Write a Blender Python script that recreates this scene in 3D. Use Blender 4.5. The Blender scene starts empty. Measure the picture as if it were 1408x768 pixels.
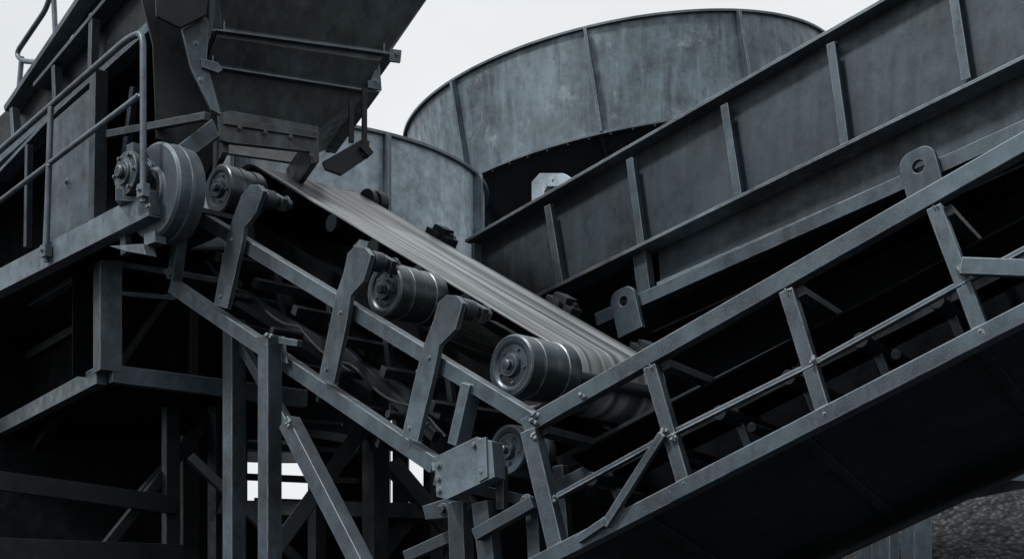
import bpy, bmesh, math, random
from math import sin, cos, radians, pi
from mathutils import Vector, Matrix, noise
random.seed(7)
F=2000.0; ZC=1.6
CAM=Vector((0,0,ZC)); Z=Vector((0,0,1))
def P(u,v,d): return Vector(((u-704)/F*d, d, ZC+(880-v)/F*d))
class Frame:
    """site frame: D runs along a machine, L horizontally across it, N normal to its slope"""
    def __init__(s,O,b,sl):
        b=radians(b); sl=radians(sl); s.O=O
        H=Vector((cos(b),sin(b),0)); s.H=H
        s.D=H*cos(sl)+Z*sin(sl); s.L=Vector((-sin(b),cos(b),0)); s.N=H*(-sin(sl))+Z*cos(sl)
    def at(s,t,l,n): return s.O+s.D*t+s.L*l+s.N*n
    def hit(s,u,v,l=0.0):
        r=P(u,v,1.0)-CAM
        k=((s.O+s.L*l)-CAM).dot(s.L)/r.dot(s.L)
        return CAM+r*k
    def loc(s,p):
        q=p-s.O
        return q.dot(s.D),q.dot(s.L),q.dot(s.N)

# ---------------------------------------------------------------- materials
def newmat(name):
    m=bpy.data.materials.new(name); m.use_nodes=True
    nt=m.node_tree; b=nt.nodes['Principled BSDF']; return m,nt,b
def N(nt,t,**k):
    n=nt.nodes.new(t)
    for a,v in k.items():
        if a in n.inputs: n.inputs[a].default_value=v
        else: setattr(n,a,v)
    return n
def noise_n(nt,co,scale,detail=5,rough=.6,mapscale=None):
    if mapscale:
        mp=N(nt,'ShaderNodeMapping'); mp.inputs['Scale'].default_value=mapscale
        nt.links.new(co,mp.inputs['Vector']); co=mp.outputs['Vector']
    n=N(nt,'ShaderNodeTexNoise'); n.inputs['Scale'].default_value=scale
    n.inputs['Detail'].default_value=detail; n.inputs['Roughness'].default_value=rough
    nt.links.new(co,n.inputs['Vector']); return n.outputs['Fac']
def ramp(nt,fac,a,b,lo=0.,hi=1.):
    r=N(nt,'ShaderNodeMapRange'); r.inputs['From Min'].default_value=a; r.inputs['From Max'].default_value=b
    r.inputs['To Min'].default_value=lo; r.inputs['To Max'].default_value=hi
    nt.links.new(fac,r.inputs['Value']); return r.outputs['Result']
def mul(nt,a,b,op='MULTIPLY'):
    m=N(nt,'ShaderNodeMath',operation=op)
    for i,x in enumerate((a,b)):
        if isinstance(x,(int,float)): m.inputs[i].default_value=x
        else: nt.links.new(x,m.inputs[i])
    return m.outputs[0]
def mixc(nt,fac,a,b,blend='MIX'):
    m=N(nt,'ShaderNodeMix',data_type='RGBA',blend_type=blend)
    for s,x in ((m.inputs[0],fac),(m.inputs[6],a),(m.inputs[7],b)):
        if isinstance(x,(int,float)): s.default_value=x
        elif isinstance(x,tuple): s.default_value=(*x,1)
        else: nt.links.new(x,s)
    return m.outputs[2]
def steel(name,base,dust=(.17,.18,.185),dustamt=.6,rough=.44,metal=.25,wear=.5,streak=.3,bump=.15,patch=.0,edges=True,spec=.5):
    base=(base[0]*.9,base[1]*1.0,base[2]*1.07); dust=(dust[0]*.95,dust[1],dust[2]*1.03)
    m,nt,b=newmat(name)
    tc=N(nt,'ShaderNodeTexCoord').outputs['Object']; geo=N(nt,'ShaderNodeNewGeometry')
    big=noise_n(nt,tc,1.1,4,.7); mid=noise_n(nt,tc,7,4,.7); fine=noise_n(nt,tc,110,2,.7)
    dark=tuple(c*.45 for c in base); light=tuple(min(1,c*1.6) for c in base)
    c=mixc(nt,ramp(nt,big,.36,.64),dark,light)
    c=mixc(nt,ramp(nt,mid,.42,.7,0,.6),c,tuple(x*.42 for x in base))
    if streak>0:
        st=noise_n(nt,tc,2.0,4,.65,(5,5,.5))
        c=mixc(nt,mul(nt,ramp(nt,st,.5,.78),streak),c,tuple(min(1,x*2.4) for x in base))
        c=mixc(nt,mul(nt,ramp(nt,st,.46,.28),streak*1.3),c,tuple(x*.35 for x in base))
    c=mixc(nt,ramp(nt,fine,.5,.75,0,.5),c,tuple(min(1,x*2.2) for x in base))
    if patch>0:
        pt=noise_n(nt,tc,2.6,7,.78)
        c=mixc(nt,ramp(nt,pt,.55,.70,0,patch),c,dust)
    chip=noise_n(nt,tc,22,5,.8)
    c=mixc(nt,ramp(nt,chip,.67,.71,0,.6),c,dust)
    sx=N(nt,'ShaderNodeSeparateXYZ'); nt.links.new(geo.outputs['Normal'],sx.inputs[0])
    up=ramp(nt,sx.outputs['Z'],.25,.9)
    c=mixc(nt,mul(nt,mul(nt,up,ramp(nt,mid,.2,.7,.45,1)),dustamt),c,dust)
    if edges:
        bv=N(nt,'ShaderNodeBevel',samples=2); bv.inputs['Radius'].default_value=.013
        dt=N(nt,'ShaderNodeVectorMath',operation='DOT_PRODUCT')
        nt.links.new(bv.outputs['Normal'],dt.inputs[0]); nt.links.new(geo.outputs['Normal'],dt.inputs[1])
        ed=ramp(nt,dt.outputs['Value'],.985,.82)
        c=mixc(nt,mul(nt,mul(nt,ed,ramp(nt,mid,.38,.6,.1,1)),wear),c,dust)
    nt.links.new(c,b.inputs['Base Color'])
    b.inputs['Metallic'].default_value=metal; b.inputs['Specular IOR Level'].default_value=spec
    nt.links.new(ramp(nt,mid,.3,.7,rough-.12,rough+.18),b.inputs['Roughness'])
    bp=N(nt,'ShaderNodeBump'); bp.inputs['Strength'].default_value=bump; bp.inputs['Distance'].default_value=.01
    nt.links.new(mixc(nt,.35,mid,fine),bp.inputs['Height']); nt.links.new(bp.outputs[0],b.inputs['Normal'])
    return m
M_frame=steel('painted_steel',(.052,.066,.076),dust=(.32,.345,.36),metal=.45,wear=.95,patch=.08)
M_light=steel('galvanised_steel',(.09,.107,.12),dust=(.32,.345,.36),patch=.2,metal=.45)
M_edge=steel('highlit_worn_flange_steel',(.085,.10,.11),dust=(.42,.44,.45),metal=.45,wear=1.0,patch=.3)  # paler base paints highlights on flanges and rims, on top of edge wear
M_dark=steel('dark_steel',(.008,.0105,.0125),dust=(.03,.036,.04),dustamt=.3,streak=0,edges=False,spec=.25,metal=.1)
M_black=steel('recess_shade_steel',(.002,.0026,.0032),dust=(.005,.006,.007),dustamt=.3,rough=.8,metal=0,streak=0,edges=False,spec=.06)  # near-black base puts the shade of recesses into the colour
M_girder=steel('girder_steel',(.026,.034,.040),dust=(.20,.22,.235),streak=.45,wear=.9,metal=.4,patch=.06)
M_tank=steel('tank_plate',(.092,.110,.121),dust=(.42,.44,.45),streak=.6,patch=.45,edges=False)
M_tank2=steel('pale_tank_plate',(.25,.28,.30),dust=(.46,.48,.49),streak=.35,patch=.3,edges=False)
M_hopper=steel('hopper_plate',(.038,.044,.048),dust=(.17,.18,.185),streak=.6,wear=.7,patch=.2,metal=.3)
M_roll=steel('roller_steel',(.042,.053,.061),dust=(.30,.32,.33),rough=.34,metal=.6,wear=.9,streak=0)

def belt_mat():
    m,nt,b=newmat('worn_rubber_belt')
    tc=N(nt,'ShaderNodeTexCoord').outputs['Object']
    a=noise_n(nt,tc,1.0,3,.65,(.16,6.5,.3)); f=noise_n(nt,tc,1.0,3,.7,(.35,34,.8)); d=noise_n(nt,tc,1.4,5,.7,(1,1.6,1))
    c=mixc(nt,ramp(nt,a,.40,.60),(.030,.037,.042),(.36,.385,.40))
    c=mixc(nt,ramp(nt,f,.42,.7,0,.6),c,(.06,.07,.078))
    c=mixc(nt,ramp(nt,d,.45,.7,0,.5),c,(.07,.082,.09))
    nt.links.new(c,b.inputs['Base Color'])
    nt.links.new(ramp(nt,a,.3,.7,.42,.26),b.inputs['Roughness'])
    bp=N(nt,'ShaderNodeBump'); bp.inputs['Strength'].default_value=.2; bp.inputs['Distance'].default_value=.005
    nt.links.new(f,bp.inputs['Height']); nt.links.new(bp.outputs[0],b.inputs['Normal'])
    return m
M_belt=belt_mat()
def gravel_mat(name,sc,a,bb):
    m,nt,b=newmat(name)
    tc=N(nt,'ShaderNodeTexCoord').outputs['Object']
    v=N(nt,'ShaderNodeTexVoronoi'); v.inputs['Scale'].default_value=sc; nt.links.new(tc,v.inputs['Vector'])
    n=noise_n(nt,tc,1.5,5,.7)
    sp=N(nt,'ShaderNodeSeparateColor'); nt.links.new(v.outputs['Color'],sp.inputs[0])
    c=mixc(nt,ramp(nt,sp.outputs[0],.1,1),a,bb); c=mixc(nt,ramp(nt,v.outputs['Distance'],.25,.6,0,.85),c,tuple(x*.2 for x in a))
    c=mixc(nt,ramp(nt,n,.35,.7,0,.5),c,tuple(x*.5 for x in a))
    nt.links.new(c,b.inputs['Base Color']); b.inputs['Roughness'].default_value=.9
    bp=N(nt,'ShaderNodeBump'); bp.invert=True; bp.inputs['Strength'].default_value=1; bp.inputs['Distance'].default_value=.05
    nt.links.new(v.outputs['Distance'],bp.inputs['Height']); nt.links.new(bp.outputs[0],b.inputs['Normal'])
    return m
M_gravel=gravel_mat('crushed_stone',17,(.014,.018,.021),(.085,.095,.10))
M_ground=gravel_mat('dirt_ground',6,(.02,.022,.024),(.045,.047,.05))

# ---------------------------------------------------------------- mesh parts
class Part:
    def __init__(s): s.bm=bmesh.new()
    def prism(s,pts,vec):
        a=[s.bm.verts.new(p) for p in pts]; b=[s.bm.verts.new(p+vec) for p in pts]; n=len(pts)
        s.bm.faces.new(a); s.bm.faces.new(b[::-1])
        for i in range(n): s.bm.faces.new((a[i],b[i],b[(i+1)%n],a[(i+1)%n]))
    def beam(s,a,b,w=.1,h=.1,up=Z,prof=None,ext=0):
        d=(b-a).normalized(); a=a-d*ext; b=b+d*ext
        side=d.cross(up).normalized(); u=side.cross(d)
        if prof is None: prof=[(-w/2,-h/2),(w/2,-h/2),(w/2,h/2),(-w/2,h/2)]
        s.prism([a+side*x+u*y for x,y in prof],b-a)
    def lathe(s,c,ax,prof,seg=48,caps=True):
        ax=ax.normalized(); t=Z if abs(ax.z)<.9 else Vector((1,0,0))
        x=ax.cross(t).normalized(); y=ax.cross(x); rings=[]
        for p,r in prof:
            if r<1e-6: rings.append([s.bm.verts.new(c+ax*p)])
            else: rings.append([s.bm.verts.new(c+ax*p+(x*cos(2*pi*i/seg)+y*sin(2*pi*i/seg))*r) for i in range(seg)])
        for A,B in zip(rings,rings[1:]):
            for i in range(seg):
                j=(i+1)%seg
                if len(A)==1 and len(B)==1: continue
                if len(A)==1: s.bm.faces.new((A[0],B[i],B[j]))
                elif len(B)==1: s.bm.faces.new((A[i],A[j],B[0]))
                else: s.bm.faces.new((A[i],A[j],B[j],B[i]))
        if caps:
            for R in (rings[0],rings[-1]):
                if len(R)>2: s.bm.faces.new(R)
    def cyl(s,a,b,r,seg=20): s.lathe(a,b-a,[(0,r),((b-a).length,r)],seg)
    def bolt(s,p,ax,r=.022,h=.02):
        s.lathe(p,ax,[(0,r*1.5),(h*.25,r*1.5)],14); s.lathe(p+ax.normalized()*h*.2,ax,[(0,r),(h,r)],6)
    def path(s,pts,r,seg=12,rnd=None):
        P2=[pts[0]]
        for i in range(1,len(pts)-1):
            if rnd:
                a,b,c=pts[i-1],pts[i],pts[i+1]
                d1=(a-b).normalized()*min(rnd,(a-b).length*.45); d2=(c-b).normalized()*min(rnd,(c-b).length*.45)
                for k in range(7):
                    t=k/6; P2.append((b+d1)*(1-t)**2+b*2*t*(1-t)+(b+d2)*t*t)
            else: P2.append(pts[i])
        P2.append(pts[-1]); rings=[]; x=None
        for i,p in enumerate(P2):
            d=(P2[min(i+1,len(P2)-1)]-P2[max(i-1,0)]).normalized()
            if x is None: x=d.orthogonal().normalized()
            x=(x-d*x.dot(d)).normalized(); y=d.cross(x)
            rings.append([s.bm.verts.new(p+(x*cos(2*pi*k/seg)+y*sin(2*pi*k/seg))*r) for k in range(seg)])
        for A,B in zip(rings,rings[1:]):
            for i in range(seg): s.bm.faces.new((A[i],A[(i+1)%seg],B[(i+1)%seg],B[i]))
        s.bm.faces.new(rings[0]); s.bm.faces.new(rings[-1][::-1])
    def lug(s,c,ex,ey,w,h,hole,th,ax,hy):
        """upright plate, rounded shoulders, real hole; c = base centre"""
        hc=c+ey*hy; n=64; out=[];inn=[]; rc=w*.36
        def radius(a):
            dx,dy=cos(a),sin(a); lo,hi=0,2
            for _ in range(30):
                m_=(lo+hi)/2; X=dx*m_; Y=hy+dy*m_
                ins=abs(X)<=w/2 and 0<=Y<=h
                if ins and Y>h-rc and abs(X)>w/2-rc:
                    ins=math.hypot(abs(X)-(w/2-rc),Y-(h-rc))<=rc
                if ins: lo=m_
                else: hi=m_
            return lo
        angs=sorted([2*pi*i/n for i in range(n)]+[math.atan2(-hy,w/2)%(2*pi),math.atan2(-hy,-w/2)%(2*pi)])
        n=len(angs)
        for a in angs:
            k=radius(a); out.append(hc+(ex*cos(a)+ey*sin(a))*k); inn.append(hc+(ex*cos(a)+ey*sin(a))*hole)
        v=[[s.bm.verts.new(p+q) for p in L_] for L_ in (out,inn) for q in (Vector(),ax*th)]
        o0,o1,i0,i1=v
        for i in range(n):
            j=(i+1)%n
            s.bm.faces.new((o0[i],o0[j],i0[j],i0[i])); s.bm.faces.new((o1[j],o1[i],i1[i],i1[j]))
            s.bm.faces.new((o0[j],o0[i],o1[i],o1[j])); s.bm.faces.new((i0[i],i0[j],i1[j],i1[i]))
def Cprof(w,h,t=.014,sgn=1):
    a,b=w/2*sgn,h/2
    return [(-a,-b),(a,-b),(a,-b+t),(-a+t*sgn,-b+t),(-a+t*sgn,b-t),(a,b-t),(a,b),(-a,b)]
def Lprof(w,h,t=.012): return [(-w/2,-h/2),(w/2,-h/2),(w/2,-h/2+t),(-w/2+t,-h/2+t),(-w/2+t,h/2),(-w/2,h/2)]
class Thing:
    def __init__(s,name,loc):
        s.e=bpy.data.objects.new(name,None); s.e.empty_display_size=.3; s.e.location=loc
        bpy.context.scene.collection.objects.link(s.e)
    def add(s,part,name,mat,bevel=.004,smooth=True,matrix=None):
        bmesh.ops.recalc_face_normals(part.bm,faces=part.bm.faces)
        me=bpy.data.meshes.new(name); M=matrix if matrix else Matrix.Translation(s.e.location)
        part.bm.transform(M.inverted()); part.bm.to_mesh(me); part.bm.free()
        me.materials.append(mat)
        if smooth: me.shade_smooth(); me.set_sharp_from_angle(angle=radians(32))
        o=bpy.data.objects.new(name,me); bpy.context.scene.collection.objects.link(o)
        o.parent=s.e; o.matrix_parent_inverse=Matrix.Translation(s.e.location).inverted(); o.matrix_basis=M
        if bevel:
            b=o.modifiers.new('bevel','BEVEL'); b.width=bevel; b.segments=2; b.limit_method='ANGLE'; b.angle_limit=radians(50); b.harden_normals=True
        return o
def weld(p,pos,r=.02,n=5):
    for i in range(n):
        q=pos+Vector((random.uniform(-1,1),random.uniform(-1,1),random.uniform(-1,1)))*r
        bmesh.ops.create_icosphere(p.bm,subdivisions=1,radius=r*random.uniform(.5,.9),matrix=Matrix.Translation(q))

# ================================================================ A : belt conveyor
A=Frame(P(750,465,10),-45,-30)
th=Thing('belt_conveyor',A.at(-2,.5,-.3))
tH=A.loc(A.hit(352,222,0))[0]
BW=1.16
fr=Part(); LN=-.65
def chord(p,fr_,u0,v0,u1,v1,l,w,h,prof=None,ext=0):
    p.beam(fr_.hit(u0,v0,l),fr_.hit(u1,v1,l),w,h,up=fr_.N,prof=prof,ext=ext)
chord(fr,A,262,290,735,578,LN,.10,.105)
chord(fr,A,240,394,602,640,LN+.004,.10,.115)
fr.beam(A.hit(252,292,LN),A.hit(240,385,LN),.09,.1,up=A.L)
fr.beam(A.hit(649,528,LN-.02),A.hit(630,612,LN-.02),.09,.12,up=A.L)
for k in range(4): weld(fr,A.hit([250,232,602,735][k],[290,375,640,575][k],LN-.05),.03,8)
th.add(fr,'side_frame',M_frame,.006)
fr=Part()
off=A.L*1.95
for (u0,v0,u1,v1) in ((262,300,735,590),(240,394,602,640)):
    fr.beam(A.hit(u0,v0,LN)+off,A.hit(u1,v1,LN)+off,.1,.115,up=A.N)
fr.beam(A.hit(460,470,LN+.3),A.hit(600,600,LN+.3),.06,.08,up=A.N)
fr.beam(A.hit(330,405,LN+.35),A.hit(610,570,LN+.35),.06,.08,up=A.N)
for t in (-3.2,-2.6,-2.0,-1.4,-.8,-.2):
    fr.beam(A.at(t,-.6,-.66),A.at(t,1.25,-.66),.07,.07,up=A.N)
for t in (-3.0,-2.2,-1.4,-.6):
    fr.beam(A.at(t,-.6,-1.12),A.at(t+.5,1.25,-1.12),.06,.06,up=A.N)
    fr.cyl(A.at(t,-.6,-.9),A.at(t+.1,1.25,-.86),.03)
    fr.beam(A.at(t,-.2,-.5),A.at(t+.5,-.2,-1.1),.05,.05,up=A.L)
# sagging cable runs clipped under the frame
for k,(l,n0) in enumerate(((-.5,-.78),(-.3,-.85))):
    pts=[A.at(-3.5+i*.1,l,n0)-Z*(.07*abs(sin(i*.1*pi/.75))) for i in range(33)]
    fr.path(pts,.012,8)
th.add(fr,'cross_members',M_dark,.004)
ar=Part()
def arm(poly,l0,l1):
    ar.prism([A.hit(u,v,l0) for u,v in poly],A.L*(l1-l0))
arm([(344,254),(356,254),(362,262),(352,292),(336,312),(330,345),(312,424),(294,418),(306,352),(320,300),(332,268)],-.76,-.72)
arm([(488,338),(502,340),(510,350),(500,386),(482,406),(477,440),(459,526),(438,520),(456,432),(462,404),(472,376),(478,348)],-.76,-.72)
arm([(614,405),(628,406),(636,416),(626,452),(604,474),(597,510),(574,606),(552,600),(572,512),(584,470),(596,440),(602,416)],-.76,-.72)
for c in ((318,330),(303,408),(468,430),(449,508),(590,492),(563,588)):
    ar.bolt(A.hit(c[0],c[1],-.76),-A.L,.012,.012)
for c in ((309,352),(298,414),(460,432),(444,516),(576,512),(558,596)): weld(ar,A.hit(c[0],c[1],-.72),.014,4)
th.add(ar,'bracket_arms',M_frame,.006)
br=Part()
for c in ((354,270),(502,356),(626,422)):
    q=A.hit(c[0],c[1],-.72)
    br.cyl(q-A.L*.02,q+A.L*.26,.04); br.cyl(q+A.L*.05,q+A.L*.14,.07)
    br.bolt(q+A.L*.26,A.L,.04,.04)
    br.beam(q+A.L*.2-A.D*.08,q+A.L*.2+A.D*.08,.05,.1,up=A.N)
th.add(br,'pivot_bolts',M_girder,.004)
ro=Part()
def roller(c,r,L,ax=A.L):
    pr=[(-.055,0),(-.055,r*.12),(-.05,r*.16),(-.02,r*.17),(-.02,r*.34),(-.008,r*.38),(.012,r*.40),(.016,r*.66),(.004,r*.72),(.0,r*.80),(.0,r*.93),(.008,r*.985),(.02,r),
        (.11,r),(.114,r*.975),(.128,r*.975),(.132,r*1.0),(L*.52,r*1.0),(L*.52+.004,r*.965),(L*.74,r*.965),(L*.74+.004,r*1.0),(L-.02,r),(L,r*.96),(L,0)]
    ro.lathe(c,ax,pr,72)
    for i in range(5):
        a=2*pi*i/5+.3
        ro.bolt(c+(A.D*cos(a)+A.N*sin(a))*r*.54+ax*.01,-ax,.008,.012)
for (u,v,r,L) in ((702,502,.207,.48),(528,398,.195,.46),(300,259,.2,.36)):
    c=A.hit(u,v,-.5); roller(c,r,L)
c=A.hit(697,618,-.42); roller(c,.17,.3)
th.add(ro,'outboard_rollers',M_roll,0)
ro=Part()
for (u,v,r) in ((702,502,.05),(528,398,.05),(300,259,.05)):
    c=A.hit(u,v,-.5); ro.cyl(c+A.L*.3,c+A.L*1.55,r)
R=.25
for t in (0,tH): ro.lathe(A.at(t,.03,-R-.01),A.L,[(0,0),(0,R*.5),(.02,R*.6),(.0,R*.85),(0,R-.012),(BW-.06,R-.012),(BW-.06,0)],48)
for t in (-3.4,-2.7,-2.1,-1.5,-.9): ro.lathe(A.at(t,.0,-.085),A.L,[(0,0),(0,.07),(BW,.07),(BW,0)],24)
q=A.at(A.loc(A.hit(505,262,BW))[0],BW+.02,-.04); ro.lathe(q,A.L,[(0,0),(0,.12),(.05,.12),(.05,.1),(.09,.1),(.09,.12),(.18,.12),(.18,0)],32)
th.add(ro,'idlers_and_pulleys',M_dark,0)
be=Part()
for (u,v) in ((605,324),(775,412),(893,477)):
    t=A.loc(A.hit(u,v,BW+.1))[0]; q=A.at(t,BW+.12,.0)
    be.beam(q-A.D*.16,q+A.D*.16,.12,.07,up=A.N)
    be.beam(q-A.D*.07+A.N*.03,q+A.D*.07+A.N*.03,.12,.12,up=A.N)
    be.cyl(q-A.L*.1,q+A.L*.14,.045)
    for s_ in (-.12,.12): be.bolt(q+A.D*s_+A.N*.035,A.N,.02,.03)
    be.beam(q-A.N*.03,q-A.N*.6,.06,.06,up=A.L)
th.add(be,'far_bearings',M_dark,.004)
bp=Part(); Mx=Matrix.Translation(A.O)@Matrix((A.D,A.L,A.N)).transposed().to_4x4()
loop=[]; K=70
for i in range(K+1): loop.append((tH+(0-tH)*i/K,0.0))
for i in range(1,24): a=pi*i/24; loop.append((R*sin(a),-R+R*cos(a)))
for i in range(K+1): loop.append((0+(tH-0)*i/K,-2*R))
for i in range(1,24): a=pi*i/24; loop.append((tH-R*sin(a),-R-R*cos(a)))
NL=14; grid=[]
for (t,n) in loop:
    grid.append([bp.bm.verts.new(Mx@Vector((t,BW*j/NL+.005*noise.noise(Vector((t*2,0,1))),n+.006*noise.noise(Vector((t*1.2,j*.3,3))) ))) for j in range(NL+1)])
for i in range(len(grid)):
    a,b=grid[i],grid[(i+1)%len(grid)]
    for j in range(NL): bp.bm.faces.new((a[j],a[j+1],b[j+1],b[j]))
o=th.add(bp,'rubber_belt',M_belt,0,matrix=Mx)
so=o.modifiers.new('th','SOLIDIFY'); so.thickness=.018; so.offset=-1
pn=Part()  # added black plates fill the space under the belt with painted shade
pn.prism([A.at(tH-.05,.75,-.52),A.at(.2,.75,-.52),A.at(.2,.75,-1.05),A.at(tH-.05,.75,-1.05)],A.L*.02)
pn.prism([A.at(tH+.1,-.03,-.46),A.at(-.05,-.03,-.46),A.at(-.05,BW+.02,-.46),A.at(tH+.1,BW+.02,-.46)],A.N*.012)
pn.prism([A.at(tH+.1,-.03,-.40),A.at(-.05,-.03,-.40),A.at(-.05,-.03,-.56),A.at(tH+.1,-.03,-.56)],A.L*.012)
pn.prism([A.at(tH-.1,.3,-.56),A.at(-.2,.3,-.56),A.at(-.2,.3,-.95),A.at(tH-.1,.3,-.95)],A.L*.02)
th.add(pn,'dark_fill_plates',M_black,.003)

# ================================================================ B : truss conveyor (front right)
B=Frame(P(725,590,9.2),-30,22)
tb=Thing('truss_conveyor',B.at(2,.7,-.4))
f=Part()
chord(f,B,724,588,1560,113,0,.10,.105)
chord(f,B,700,796,1560,356,0,.12,.10)
f.beam(B.hit(730,592,-.004),B.hit(770,762,-.004),.11,.1,up=B.L)
posts=[((896,504),(942,662)),((1083,400),(1134,566)),((1286,286),(1350,456)),((1490,165),(1560,350))]
for a,b in posts: f.beam(B.hit(*a,-.006),B.hit(*b,-.006),.085,.085,up=B.L)
rp=[(764,682),(925,594),(1128,494),(1322,388),(1560,262)]
for a,b in zip(rp,rp[1:]): f.beam(B.hit(*a,-.03),B.hit(*b,-.03),prof=Lprof(.05,.045,.012),up=B.N)
f.beam(B.hit(912,596,-.08),B.hit(832,722,-.08),.05,.05,up=B.L)
f.beam(B.hit(836,714,-.08),B.hit(795,742,-.08),.05,.05,up=B.L)
f.beam(B.hit(1322,366,-.1),B.hit(1560,375,-.1),.06,.09,up=Z)
for u,v in ((912,592),(928,600),(1118,494),(1322,372),(735,598),(766,684),(800,545)): weld(f,B.hit(u,v,-.07),.02,6)
for (a,b) in posts:
    for p_ in (a,b): weld(f,B.hit(p_[0],p_[1],-.05),.013,5)
tb.add(f,'near_truss',M_frame,.006)
g=Part()
g.beam(B.hit(770,672,.45),B.hit(1620,246,.45),.06,.12,up=B.N)
for k in range(9):
    t=.25+k*.46
    g.beam(B.at(t,.42,-.66),B.at(t,.42,-.32),.05,.05,up=B.L)
    weld(g,B.at(t,.4,-.33),.03,4)
tb.add(g,'idler_brackets',M_girder,.004)
g=Part()
g.beam(B.hit(770,640,.95),B.hit(1620,214,.95),.06,.12,up=B.N)
for k in range(9):
    t=.25+k*.46
    g.cyl(B.at(t,.1,-.45),B.at(t,1.2,-.45),.045)
    g.cyl(B.at(t+.15,.1,-.62),B.at(t+.15,1.2,-.62),.03)
for k in range(5):
    g.beam(B.at(.1+k*.9,0,-.06),B.at(.1+k*.9,1.4,-.06),.06,.06,up=B.N)
tb.add(g,'idler_deck',M_dark,.004)
w=Part()  # black backing added so the truss interior stays dark
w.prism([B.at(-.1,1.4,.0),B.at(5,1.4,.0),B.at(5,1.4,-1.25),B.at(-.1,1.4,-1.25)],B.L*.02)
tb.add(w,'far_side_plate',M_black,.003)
s=Part()
a=B.hit(690,806,.06); b=B.hit(1620,330,.06)
dn=B.L*1.5-B.N*.42
s.prism([a,b,b+dn,a+dn],B.N*.02)
s.beam(a+dn,b+dn,.08,.14,up=B.N)
for k in (2,4,6): 
    q=a+(b-a)*k/8-B.N*.012
    s.beam(q,q+dn,.06,.02,up=B.N)
tb.add(s,'underside_pan',M_dark,.003)
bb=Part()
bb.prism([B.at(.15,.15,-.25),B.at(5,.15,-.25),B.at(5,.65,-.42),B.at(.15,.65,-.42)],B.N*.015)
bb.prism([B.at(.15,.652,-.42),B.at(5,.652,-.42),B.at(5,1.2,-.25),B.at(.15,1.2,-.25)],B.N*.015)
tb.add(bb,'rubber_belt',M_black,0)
tk=Part()
poly=[(597,628),(655,600),(676,606),(680,655),(614,686),(600,682)]
tk.prism([B.hit(u,v,-.12) for u,v in poly],B.L*.14)
for u,v in ((603,640),(603,658),(604,674),(652,612),(662,648)): tk.bolt(B.hit(u,v,-.12),-B.L,.016,.018)
tk.prism([B.hit(u,v,-.135) for u,v in ((655,604),(668,600),(670,655),(658,662))],B.L*.03)
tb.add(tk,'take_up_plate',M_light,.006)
ft=Part()
for a,b,w_,l in (((632,690),(640,900),.12,.1),((665,690),(690,900),.12,.05),((600,660),(735,690),.07,.2),((655,735),(735,690),.08,-.05),((735,690),(745,900),.09,.1),((560,765),(660,720),.08,.3),((770,640),(790,900),.08,.5),((690,640),(690,700),.06,.1)):
    ft.beam(B.hit(*a,l),B.hit(*b,l),w_,w_,up=B.L)
ft.bolt(B.hit(725,688,-.0),-B.L,.03,.04); ft.bolt(B.hit(610,700,.1),-B.L,.03,.04)
ft.prism([B.hit(u,v,.1) for u,v in ((580,695),(640,676),(650,690),(640,708),(585,714))],B.L*.1)
tb.add(ft,'foot_frame',M_girder,.005)

# ================================================================ C : plate girder gallery
C=Frame(P(760,280,14),-40,15)
tc_=Thing('plate_girder',C.at(2,0,-.4))
w=Part()
w.prism([C.hit(u,v) for u,v in ((648,334),(1560,-188),(1560,16),(648,459))],C.L*.02)
w.prism([C.hit(u,v,.03) for u,v in ((905,340),(1560,20),(1560,116),(1250,252),(908,392))],C.L*.02)
tc_.add(w,'web_plate',M_girder,.003)
f=Part()
f.beam(C.hit(648,334,-.05),C.hit(1560,-188,-.05),.2,.03,up=C.N)
f.beam(C.hit(648,459,-.07),C.hit(1560,16,-.07),.26,.03,up=C.N)
f.beam(C.hit(908,392,-.02),C.hit(1560,108,-.02),.12,.03,up=C.N)
tc_.add(f,'flanges',M_edge,.004)
f=Part()
f.beam(C.hit(655,336,-.06),C.hit(660,470,-.06),.03,.12,up=C.L)
Tp=[(-.006,-.07),(.006,-.07),(.006,.045),(.038,.045),(.038,.057),(-.038,.057),(-.038,.045),(-.006,.045)]
for a,b in (((757,284),(775,394)),((870,220),(886,338)),((1000,146),(1019,270)),((1146,62),(1165,200)),((1310,-32),(1332,112)),((1500,-140),(1520,30))):
    f.beam(C.hit(*a,-.06),C.hit(*b,-.06),up=-C.L,prof=Tp)
    for p_ in (a,b): weld(f,C.hit(p_[0],p_[1],-.03),.02,4)
f.beam(C.hit(882,346,-.05),C.hit(890,408,-.05),.14,.1,up=C.L)
tc_.add(f,'stiffeners',M_frame,.004)
f=Part()
f.beam(C.hit(825,441,-.2),C.hit(1560,113,-.2),.14,.12,up=C.N)
tc_.add(f,'lower_chord',M_frame,.006)
f=Part()
f.lug(C.hit(871,458,-.3),C.D,C.N,.27,.42,.045,.05,-C.L,.30)
f.lug(C.hit(1279,278,-.3),C.D,C.N,.30,.43,.05,.05,-C.L,.29)
tc_.add(f,'lifting_lugs',M_frame,.006)
w=Part()  # dark sheets added to block the sky behind both conveyors
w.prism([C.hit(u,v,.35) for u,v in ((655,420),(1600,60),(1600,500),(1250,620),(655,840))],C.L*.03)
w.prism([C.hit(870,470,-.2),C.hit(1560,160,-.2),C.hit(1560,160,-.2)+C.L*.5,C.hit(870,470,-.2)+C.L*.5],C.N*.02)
tc_.add(w,'sky_block_sheets',M_black,.003)
u=Thing('pipe_bracket',C.hit(755,262,.4))
p=Part()
p.prism([C.hit(a,b,.3) for a,b in ((731,300),(731,250),(742,238),(774,238),(788,248),(788,262),(778,264),(770,256),(752,256),(748,264),(748,300))],C.L*.07)
p.bolt(C.hit(760,247,.3),-C.L,.012,.012)
u.add(p,'bracket_plate',M_tank2,.01)

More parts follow.
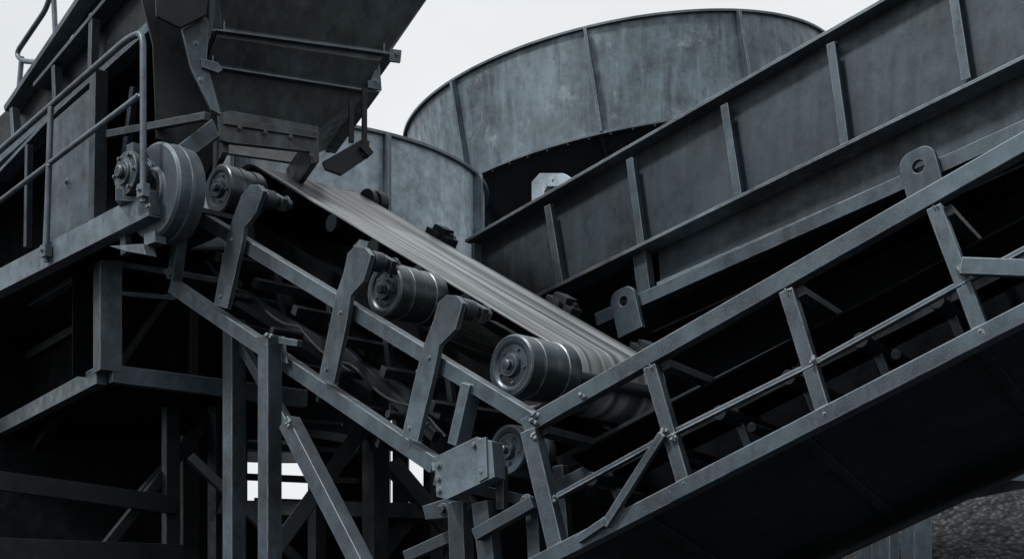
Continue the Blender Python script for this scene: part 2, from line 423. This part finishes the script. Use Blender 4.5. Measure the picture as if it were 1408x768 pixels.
# ================================================================ tanks
def tank(cx,dc,R,ztop,hw,tilt,offs,mat,nr=10,cone=2.4):
    T=Thing('storage_tank',Vector((cx,dc,ztop)))
    rot=Matrix.Translation(Vector((cx,dc,ztop)))@Matrix.Rotation(radians(tilt),4,'Y')
    def fin(part,name,m,bev):
        part.bm.transform(rot@Matrix.Translation(-Vector((cx,dc,ztop)))) ; return T.add(part,name,m,bev)
    c=Vector((cx,dc,ztop))
    w=Part()
    w.lathe(c,-Z,[(0,R),(hw,R),(hw,R-.03),(0,R-.03),(0,R)],128,caps=False)
    fin(w,'shell',mat,0)
    k=Part()
    k.lathe(c,-Z,[(hw+.03,R-.02),(hw+cone,R*.45),(hw+cone+.5,R*.42),(hw+cone+.5,R*.38),(hw+.03,R-.06),(hw+.03,R-.02)],96,caps=False)
    for i in range(nr):
        a=radians(offs+36*i); dr=Vector((sin(a),-cos(a),0))
        k.beam(c+dr*(R)-Z*(hw+.05),c+dr*(R*.47)-Z*(hw+cone),.03,.16,up=Z)
    fin(k,'cone_bottom',M_dark,0)
    f=Part()
    f.lathe(c,-Z,[(-.03,R+.05),(-.0,R+.05),(.0,R-.08),(-.03,R-.08),(-.03,R+.05)],128,caps=False)
    f.lathe(c,-Z,[(hw,R+.09),(hw+.03,R+.09),(hw+.03,R-.05),(hw,R-.05),(hw,R+.09)],128,caps=False)
    for i in range(nr):
        a=radians(offs+360/nr*i); dr=Vector((sin(a),-cos(a),0))
        f.beam(c+dr*(R+.05)-Z*.005,c+dr*(R+.05)-Z*(hw-.002),.04,.11,up=dr)
    n2=72
    for i in range(n2):
        a=2*pi*i/n2; dr=Vector((sin(a),-cos(a),0)); f.bolt(c+dr*(R+.055)-Z*(hw+.03),-Z,.012,.02)
    fin(f,'rims_and_ribs',M_edge,.003)
    l=Part()
    for i in range(4):
        a=radians(45+90*i); dr=Vector((sin(a),-cos(a),0)); q=c+dr*R*.8
        l.beam(Vector((q.x,q.y,0)),Vector((q.x,q.y,ztop-hw-.6)),.2,.2,up=Vector((1,0,0)))
    T.add(l,'legs',M_dark,.005)
tank(1.62,22,3.25,1.6+8.0,1.36,-9.0,-12,M_tank,cone=3.0)
tank(-2.82,17,2.5,1.6+5.2,1.3,0,1,M_tank2,cone=1.2)

# ================================================================ hopper
H=Frame(P(300,100,11.6),20,0)
th=Thing('feed_hopper',H.at(.8,.7,0))
def ring(p,A1,A2):
    va=[p.bm.verts.new(x) for x in A1]; vb=[p.bm.verts.new(x) for x in A2]
    for i in range(4): p.bm.faces.new((va[i],va[(i+1)%4],vb[(i+1)%4],vb[i]))
h=Part()
def quad(uL,vL,uR,vR,lf,lb):
    a=H.hit(uL,vL,lf); b=H.hit(uR,vR,lf); return [a,b,b+H.L*(lb-lf),a+H.L*(lb-lf)]
q0=quad(292,-60,602,-22,-.35,2.0)
q1=quad(300,38,534,70,-.12,1.7)
q2=quad(284,86,512,122,-.0,1.5)
q3=quad(306,158,438,178,.15,1.1)
q1b=quad(298,50,522,84,-.12,1.7)
ring(h,q0,q1); ring(h,q1b,q2) ; ring(h,[x.copy() for x in q2],q3); ring(h,[x.copy() for x in q1],[x.copy() for x in q1b])
o=th.add(h,'hopper_shell',M_hopper,0,smooth=False); so=o.modifiers.new('t','SOLIDIFY'); so.thickness=.02
f=Part()
def rimq(q,w,hh,e=.03):
    for i in (0,1,3):
        a,b=q[i],q[(i+1)%4]; f.beam(a,b,w,hh,up=Z,prof=Lprof(w,hh,.014),ext=e)
rimq(q1,.1,.09); rimq(q2,.1,.09,.05)
f.prism([q1[1]+H.L*-.05,q1[1]+H.H*.1-H.L*.05,q1[1]+H.H*.09-H.L*.05-Z*.1,q1[1]+H.L*-.05-Z*.1],H.L*.03)
f.bolt(q1[1]+H.H*.06-H.L*.05-Z*.04,-H.L,.02,.02)
f.prism([H.hit(u,v,-.08) for u,v in ((505,120),(522,85),(525,124))],H.L*.03)
f.bolt(H.hit(517,112,-.08),-H.L,.016,.015)
f.beam(q0[0],q1[0],.05,.05,up=H.L)
th.add(f,'stiffener_angles',M_frame,.004)
sk=Part(); lf=.08
a=[H.hit(u,v,lf) for u,v in ((300,156),(318,152),(438,174),(439,222),(428,224),(426,208),(318,196),(302,192))]
sk.prism(a,H.L*.06)
sk.prism([H.hit(u,v,lf-.03) for u,v in ((308,160),(436,180),(436,190),(308,170))],H.L*.03)
sk.prism([H.hit(430,176,lf)+H.L*.07,H.hit(430,176,lf)+H.L*1.1,H.hit(430,222,lf)+H.L*1.1,H.hit(430,222,lf)+H.L*.07],H.H*.05)
sk.prism([H.hit(308,160,lf)+H.L*.07,H.hit(308,160,lf)+H.L*1.1,H.hit(308,205,lf)+H.L*1.1,H.hit(308,205,lf)+H.L*.07],H.H*.05)
for u,v in ((330,176),(365,182),(400,188),(428,214),(434,182)): sk.bolt(H.hit(u,v,lf-.03),-H.L,.012,.012)
th.add(sk,'skirt_plate',M_hopper,.005)
gs=Part()
gs.prism([H.hit(u,v,-.1) for u,v in ((250,40),(282,22),(288,30),(284,86),(304,158),(290,150),(262,92))],H.L*.04)
gs.prism([H.hit(u,v,-.14) for u,v in ((276,80),(300,86),(306,96),(300,100),(278,92))],H.L*.04)
for u,v in ((270,60),(276,110)): gs.bolt(H.hit(u,v,-.1),-H.L,.014,.014)
th.add(gs,'side_gussets',M_frame,.006)
sd=Part()
sd.prism([H.hit(u,v,.3) for u,v in ((180,-60),(292,-60),(300,156),(262,205),(215,190),(210,60))],H.L*.04)
sd.prism([H.hit(u,v,-.2) for u,v in ((212,-60),(292,-60),(284,20),(248,38),(215,22))],H.L*.04)
th.add(sd,'side_chute',M_dark,.003)
sp=Part()
for u,v0,v1 in ((483,138,196),(501,122,216)): sp.beam(H.hit(u,v0,-.1),H.hit(u,v1,-.1),.04,.04,up=H.L)
sp.prism([H.hit(u,v,-.1) for u,v in ((444,222),(500,190),(508,194),(508,214),(470,240),(448,232))],H.L*.05)
sp.beam(H.hit(497,200,-.12),H.hit(509,214,-.12),.08,.06,up=Z)
th.add(sp,'sample_platform',M_dark,.003)

# ================================================================ walkway + casing (left)
Wf=Frame(P(215,280,11.2),-45,0)
tw=Thing('service_walkway',Wf.at(-1.5,.4,0))
f=Part()
d_=(Wf.hit(212,281)-Wf.hit(-120,455)).normalized(); upn=Wf.L.cross(d_).normalized()
if upn.z<0: upn=-upn
f.beam(Wf.hit(-160,472),Wf.hit(213,281),up=upn,prof=Cprof(.12,.2,.018,-1))
f.beam(Wf.hit(200,285,.01),Wf.hit(214,278,.01),.14,.19,up=upn)
f.prism([Wf.hit(150,338,-.02),Wf.hit(172,345,-.02),Wf.hit(200,350,-.02),Wf.hit(196,335,-.02)],Wf.L*.1)
f.beam(Wf.hit(172,315,.06),Wf.hit(174,350,.06),.08,.06,up=Wf.L)
f.bolt(Wf.hit(205,284,-.08),-Wf.L,.016,.02)
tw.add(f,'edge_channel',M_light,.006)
k=Part()
k.prism([Wf.hit(-160,455,.06),Wf.hit(210,268,.06),Wf.hit(210,268,.06)+Wf.L*.9,Wf.hit(-160,455,.06)+Wf.L*.9],-Z*.04)
tw.add(k,'deck_plate',M_dark,.003)
r=Part(); rr=.026
r.path([Wf.hit(-150,338,-.09),Wf.hit(176,53,-.09),Wf.hit(197,44,-.09),Wf.hit(197,278,-.09)],rr,14,rnd=.12)
r.path([Wf.hit(-150,390,-.09),Wf.hit(192,131,-.09)],rr*.85,14)
r.path([Wf.hit(70,148,-.09),Wf.hit(63,360,-.09)],rr,14)
r.path([Wf.hit(-60,262,-.09),Wf.hit(-66,430,-.09)],rr,14)
for u_,v_ in ((197,262),(63,345)):
    q=Wf.hit(u_,v_,-.1); r.beam(q-Z*.05,q+Z*.05,.09,.06,up=Wf.L); r.bolt(q-Wf.L*.03,-Wf.L,.014,.02)
for u_,v_ in ((192,131),(67,225),(69,150)): weld(r,Wf.hit(u_,v_,-.1),.018,5)
r.path([Wf.hit(22,170,.9),Wf.hit(30,78,.9)],rr,12)
r.path([Wf.hit(50,185,.9),Wf.hit(50,85,.9)],rr*.8,12)
r.path([Wf.hit(54,86,.9),Wf.hit(30,84,.9),Wf.hit(22,74,.9),Wf.hit(64,12,.9),Wf.hit(73,-20,.9)],rr,12,rnd=.1)
r.path([Wf.hit(73,-20,.9),Wf.hit(80,125,.9)],rr,12)
r.path([Wf.hit(75,70,.9),Wf.hit(135,-20,.9)],rr,12)
r.path([Wf.hit(128,-20,.9),Wf.hit(130,60,.9)],rr,12)
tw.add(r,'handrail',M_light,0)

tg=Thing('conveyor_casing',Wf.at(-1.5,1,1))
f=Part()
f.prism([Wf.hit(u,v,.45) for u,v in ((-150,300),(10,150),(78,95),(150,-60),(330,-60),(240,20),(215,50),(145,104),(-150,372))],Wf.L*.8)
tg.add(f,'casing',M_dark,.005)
f=Part()
for a,b,wd in (((-150,360),(146,98),.12),((146,100),(222,32),.12),((15,152),(150,-48),.08),((0,246),(110,130),.05),((55,120),(190,-40),.05)):
    f.beam(Wf.hit(*a,.38),Wf.hit(*b,.38),.14,wd*.7,up=upn)
for a,b in (((20,150),(24,210)),((78,92),(80,150)),((130,20),(128,100))):
    f.beam(Wf.hit(*a,.36),Wf.hit(*b,.36),.06,.08,up=Wf.L)
tg.add(f,'casing_flanges',M_frame,.005)
f=Part()
f.prism([Wf.hit(u,v,.3) for u,v in ((66,172),(126,120),(126,300),(58,345))],Wf.L*.05)
f.bolt(Wf.hit(92,250,.3),-Wf.L,.02,.02)
tg.add(f,'access_panel',M_frame,.006)
f=Part()
f.beam(Wf.hit(136,98,.26),Wf.hit(133,330,.26),.1,.12,up=Wf.L)
f.beam(Wf.hit(40,200,.3),Wf.hit(38,340,.3),.05,.06,up=Wf.L)
f.beam(Wf.hit(185,120,.5),Wf.hit(170,240,.5),.06,.06,up=Wf.L)
f.beam(Wf.hit(150,185,.3),Wf.hit(285,160,.3),.06,.06,up=Z)
tg.add(f,'casing_posts',M_girder,.005)
f=Part()  # black sheet added to keep the casing interior dark
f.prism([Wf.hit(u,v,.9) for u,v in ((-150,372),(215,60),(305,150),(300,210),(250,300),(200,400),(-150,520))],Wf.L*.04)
tg.add(f,'dark_backing',M_black,.003)
f=Part()
f.prism([H.hit(u,v,-.02) for u,v in ((244,200),(292,163),(302,186),(252,224))],H.L*.12)
tg.add(f,'chute_beam',M_frame,.006)

dv=Thing('drive_unit',Wf.hit(208,262,0))
p=Part(); c=Wf.hit(210,262,.05)
p.lathe(c,Wf.L,[(0,0),(0,.1),(-.03,.11),(-.03,.16),(0,.18),(0,.355),(.02,.375),(.24,.375),(.25,.36),(.25,0)],72)
p.lathe(c+Wf.L*.12,Wf.L,[(0,.37),(0,.382),(.02,.382),(.02,.37)],72,caps=False)
p.beam(c-Z*.33+Wf.L*.02,c-Z*.42+Wf.L*.02,.16,.1,up=Wf.L)
dv.add(p,'drum_cover',M_frame,.003)
p=Part(); c=Wf.hit(172,238,-.12)
p.lathe(c,Wf.L,[(-.07,0),(-.07,.04),(-.06,.05),(-.03,.055),(-.03,.09),(-.01,.1),(0,.12),(0,.165),(.03,.175),(.05,.175),(.05,.13),(.09,.13),(.09,.15),(.11,.15),(.11,.13),(.15,.13),(.15,.15),(.17,.15),(.17,.13),(.3,.13),(.3,0)],48)
for i in range(6):
    a=2*pi*i/6; p.bolt(c+(Wf.H*cos(a)+Z*sin(a))*.14,-Wf.L,.015,.022)
p.beam(c-Z*.16+Wf.L*.03,c-Z*.16+Wf.L*.2-Wf.H*.2,.2,.1,up=Z)
p.beam(c+Z*.12+Wf.L*.08,c+Z*.24+Wf.L*.08,.1,.08,up=Wf.L)
dv.add(p,'gearmotor',M_roll,.003)

# ================================================================ lower-left steel platform
K1=Frame(P(146,512,12.3),33.7,0); K2=Frame(P(146,512,12.3),-56.3,0)
tk=Thing('steel_platform',K1.at(.5,.5,-.3))
f=Part()
f.beam(K2.hit(-150,668),K2.hit(140,516),.1,.15,up=Z)
f.beam(K1.hit(152,514),K1.hit(420,548),.1,.15,up=Z)
f.beam(K1.hit(148,362,.03),K1.hit(148,512,.03),.19,.19,up=K1.H)
f.beam(K2.hit(-150,530,.02),K2.hit(140,364,.02),.1,.05,up=Z)
f.beam(K1.hit(150,362,.02),K1.hit(330,392,.02),.1,.05,up=Z)
f.beam(K1.hit(145,402,-.02),K1.hit(240,410,-.02),.06,.04,up=Z)
tk.add(f,'frame',M_frame,.006)
f=Part()
f.beam(K2.hit(-150,600,.25),K2.hit(140,430,.25),.05,.08,up=Z)
f.beam(K1.hit(235,400,.3),K1.hit(155,515,.3),.06,.06,up=K1.L)
f.beam(K1.hit(265,385,.25),K1.hit(265,520,.25),.08,.08,up=K1.H)
f.beam(K2.hit(-60,790,.5),K2.hit(95,548,.3),.08,.1,up=K2.L)
f.beam(K1.hit(-150,640,.5),K1.hit(240,694,.5),.09,.16,up=Z)
f.beam(K1.hit(235,560,.6),K1.hit(235,1000,.6),.13,.13,up=K1.H)
f.beam(K1.hit(-60,752,.2),K1.hit(250,762,.2),.1,.18,up=Z)
f.beam(K1.hit(185,690,.85),K1.hit(300,560,.85),.09,.1,up=K1.L)
f.beam(K1.hit(130,770,.7),K1.hit(290,570,.7),.09,.1,up=K1.L)
tk.add(f,'legs_and_braces',M_dark,.005)
w=Part()  # recess shade is put into the black colour of these plates
w.prism([K2.hit(u,v,.3) for u,v in ((-150,500),(150,340),(150,516),(-150,668))],K2.L*.02)
w.prism([K1.hit(u,v,.4) for u,v in ((100,340),(345,380),(345,540),(100,516))],K1.L*.02)
cor=K1.at(.05,.05,-.05)
w.prism([cor,cor+K1.H*2,cor+K1.H*2-K2.H*4,cor-K2.H*4],-Z*.02)
tk.add(w,'infill_and_floor',M_black,0)

# ================================================================ support trestle under conveyor
ts=Thing('support_trestle',Vector((-1.8,10.8,1.5)))
f=Part()
p1=A.hit(371,462,-.8)
f.beam(p1,Vector((p1.x,p1.y,0)),.13,.13,up=A.H)
p2=A.hit(322,440,-.25)
f.beam(p2,Vector((p2.x,p2.y,0)),.14,.14,up=A.H)
f.beam(A.hit(398,580,-.78),A.hit(565,905,-.78),.13,.12,up=A.L)
f.beam(A.hit(330,470,-.2),A.hit(430,640,-.2),.08,.08,up=A.L)
f.beam(A.hit(386,468,-.78),A.hit(412,472,-.78),.05,.05,up=A.L)
f.prism([A.hit(u,v,-.74) for u,v in ((352,462),(390,462),(395,500),(352,478))],A.L*.02)
for u_,v_ in ((371,463),(398,582)): weld(f,A.hit(u_,v_,-.85),.025,6)
ts.add(f,'posts',M_frame,.006)
f=Part()
def seg(u0,v0,u1,v1,d0,d1,w,h=None): f.beam(P(u0,v0,d0),P(u1,v1,d1),w,h or w,up=Vector((.3,-.9,.2)))
for u,v,d,w in ((516,560,12.5,.16),(436,640,13,.12),(300,560,13.5,.14),(610,560,12.6,.16),(256,600,14,.18)):
    q=P(u,v,d); f.beam(q,Vector((q.x,q.y,0)),w,w,up=A.H)
seg(498,590,360,780,12.4,12,.13); seg(262,628,420,780,12.6,12.6,.08)
seg(300,700,640,706,13.5,12.6,.14)
seg(540,640,640,760,13,12.4,.14); seg(620,640,500,790,13.2,13,.14); seg(330,420,520,540,12.6,11.6,.12)
seg(340,612,500,622,15,15,.06); seg(340,655,500,662,15,15,.06); seg(350,575,470,583,15,15,.04); seg(350,690,520,696,15,15,.08)
ts.add(f,'rear_bracing',M_dark,.004)
f=Part()  # added black sheets block sky and stand in for shaded clutter
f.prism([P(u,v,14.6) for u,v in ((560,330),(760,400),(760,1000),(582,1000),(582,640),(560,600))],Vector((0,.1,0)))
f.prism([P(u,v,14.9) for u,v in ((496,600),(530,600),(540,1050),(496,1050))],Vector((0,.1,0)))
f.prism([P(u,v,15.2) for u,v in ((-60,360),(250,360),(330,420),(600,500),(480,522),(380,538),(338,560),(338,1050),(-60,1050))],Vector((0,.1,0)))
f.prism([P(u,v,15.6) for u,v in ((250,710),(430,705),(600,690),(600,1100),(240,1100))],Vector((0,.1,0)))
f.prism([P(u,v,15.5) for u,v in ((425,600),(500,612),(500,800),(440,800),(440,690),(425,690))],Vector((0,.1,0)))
ts.add(f,'dark_backing_sheets',M_black,.004)

tr=Thing('pipe_trestle',P(1300,700,12))
f=Part()
for u,v,d,w in ((1260,660,11,.16),(1202,690,11.6,.16),(1225,690,12.6,.1)):
    q=P(u,v,d); f.beam(q,Vector((q.x,q.y,0)),w,w,up=Vector((1,.4,0)))
f.beam(P(1320,650,11.2),P(1500,662,11.2),.08,.07)
tr.add(f,'beams',M_frame,.005)
f=Part()
f.beam(P(1260,690,11.5),P(1500,620,11.9),.1,.1)
f.beam(P(1100,720,11.8),P(1500,640,11.8),.12,.14)
tr.add(f,'rear_beams',M_dark,.005)
sh=Thing('storage_shed',Vector((9,27,0)))
f=Part()
x0,x1,y0,y1,ze=4.5,16,27,33,5.2
f.prism([Vector((x0,y0,0)),Vector((x1,y0,0)),Vector((x1,y0,ze)),Vector((x0,y0,ze))],Vector((0,y1-y0,0)))
for i in range(40): f.beam(Vector((x0+.1+i*.285,y0-.03,0)),Vector((x0+.1+i*.285,y0-.03,ze)),.08,.05,up=Vector((1,0,0)))
sh.add(f,'walls',M_black,.0)
f=Part()
f.prism([Vector((x0-.3,y0-.3,ze)),Vector((x0-.3,(y0+y1)/2,ze+.6)),Vector((x0-.3,y1+.3,ze))],Vector((x1-x0+.6,0,0)))
sh.add(f,'roof',M_dark,.02)

# ================================================================ gravel stockpile, ground
def pile(cx,cy,R,Hh,res):
    T=Thing('gravel_pile',Vector((cx,cy,0))); p=Part(); g=[]
    for i in range(res+1):
        row=[]
        for j in range(res+1):
            x=(i/res*2-1)*R; y=(j/res*1.3-1)*R; r=math.hypot(x,y)
            z=Hh*max(-.05,1.04-math.sqrt((r/R)**2+.012))
            z+=.16*noise.noise(Vector((x*.8,y*.8,cx)))+.06*noise.noise(Vector((x*4,y*4,cx)))
            d,_=noise.voronoi(Vector((x*8,y*8,cx))); z+=.09*(.5-d[0])
            d,_=noise.voronoi(Vector((x*3.5,y*3.5,cx+4))); z+=.09*max(0,.35-d[0])
            row.append(p.bm.verts.new(Vector((cx+x,cy+y,z))))
        g.append(row)
    for i in range(res):
        for j in range(res): p.bm.faces.new((g[i][j],g[i+1][j],g[i+1][j+1],g[i][j+1]))
    T.add(p,'heap',M_gravel,0,smooth=False)
pile(5.35,16,4.7,3.75,300)
pile(3.5,17,3.6,3.1,180)
bm=bmesh.new(); bmesh.ops.create_grid(bm,x_segments=40,y_segments=40,size=400)
me=bpy.data.meshes.new('ground'); bm.to_mesh(me); me.materials.append(M_ground)
bpy.context.scene.collection.objects.link(bpy.data.objects.new('ground',me))

# ================================================================ light
sc=bpy.context.scene
wd=bpy.data.worlds.new('World'); sc.world=wd; wd.use_nodes=True; nt=wd.node_tree
bg=nt.nodes['Background']; bg.inputs['Strength'].default_value=.12
sk=nt.nodes.new('ShaderNodeTexSky'); sk.sky_type='NISHITA'; sk.sun_disc=False
sk.sun_elevation=radians(48); sk.sun_rotation=radians(236)
hs=nt.nodes.new('ShaderNodeHueSaturation'); hs.inputs['Saturation'].default_value=.25; nt.links.new(sk.outputs[0],hs.inputs['Color'])
tc=nt.nodes.new('ShaderNodeTexCoord')
cl=noise_n(nt,tc.outputs['Generated'],2.2,5,.55,(1,1,2.2))
ov=mixc(nt,ramp(nt,cl,.3,.7),(6.7,7.0,7.2),(8.2,8.4,8.5))
mx=mixc(nt,.85,hs.outputs['Color'],ov)
nt.links.new(mx,bg.inputs['Color'])
sun=bpy.data.lights.new('sun','SUN'); sun.energy=3.1; sun.angle=radians(8); sun.color=(1,.985,.96)
so=bpy.data.objects.new('sun',sun); sc.collection.objects.link(so)
dirn=Vector((.62,.42,-.83)); so.rotation_euler=dirn.to_track_quat('-Z','Y').to_euler()
cam=bpy.data.cameras.new('camera'); co=bpy.data.objects.new('camera',cam); sc.collection.objects.link(co)
co.location=CAM; co.rotation_euler=(radians(90),0,0)
cam.lens=F/1408*36; cam.sensor_width=36; cam.shift_y=(880-384)/1408; cam.clip_end=2000; cam.clip_start=.1
sc.camera=co
sc.view_settings.view_transform='Standard'; sc.view_settings.look='None'; sc.view_settings.exposure=0
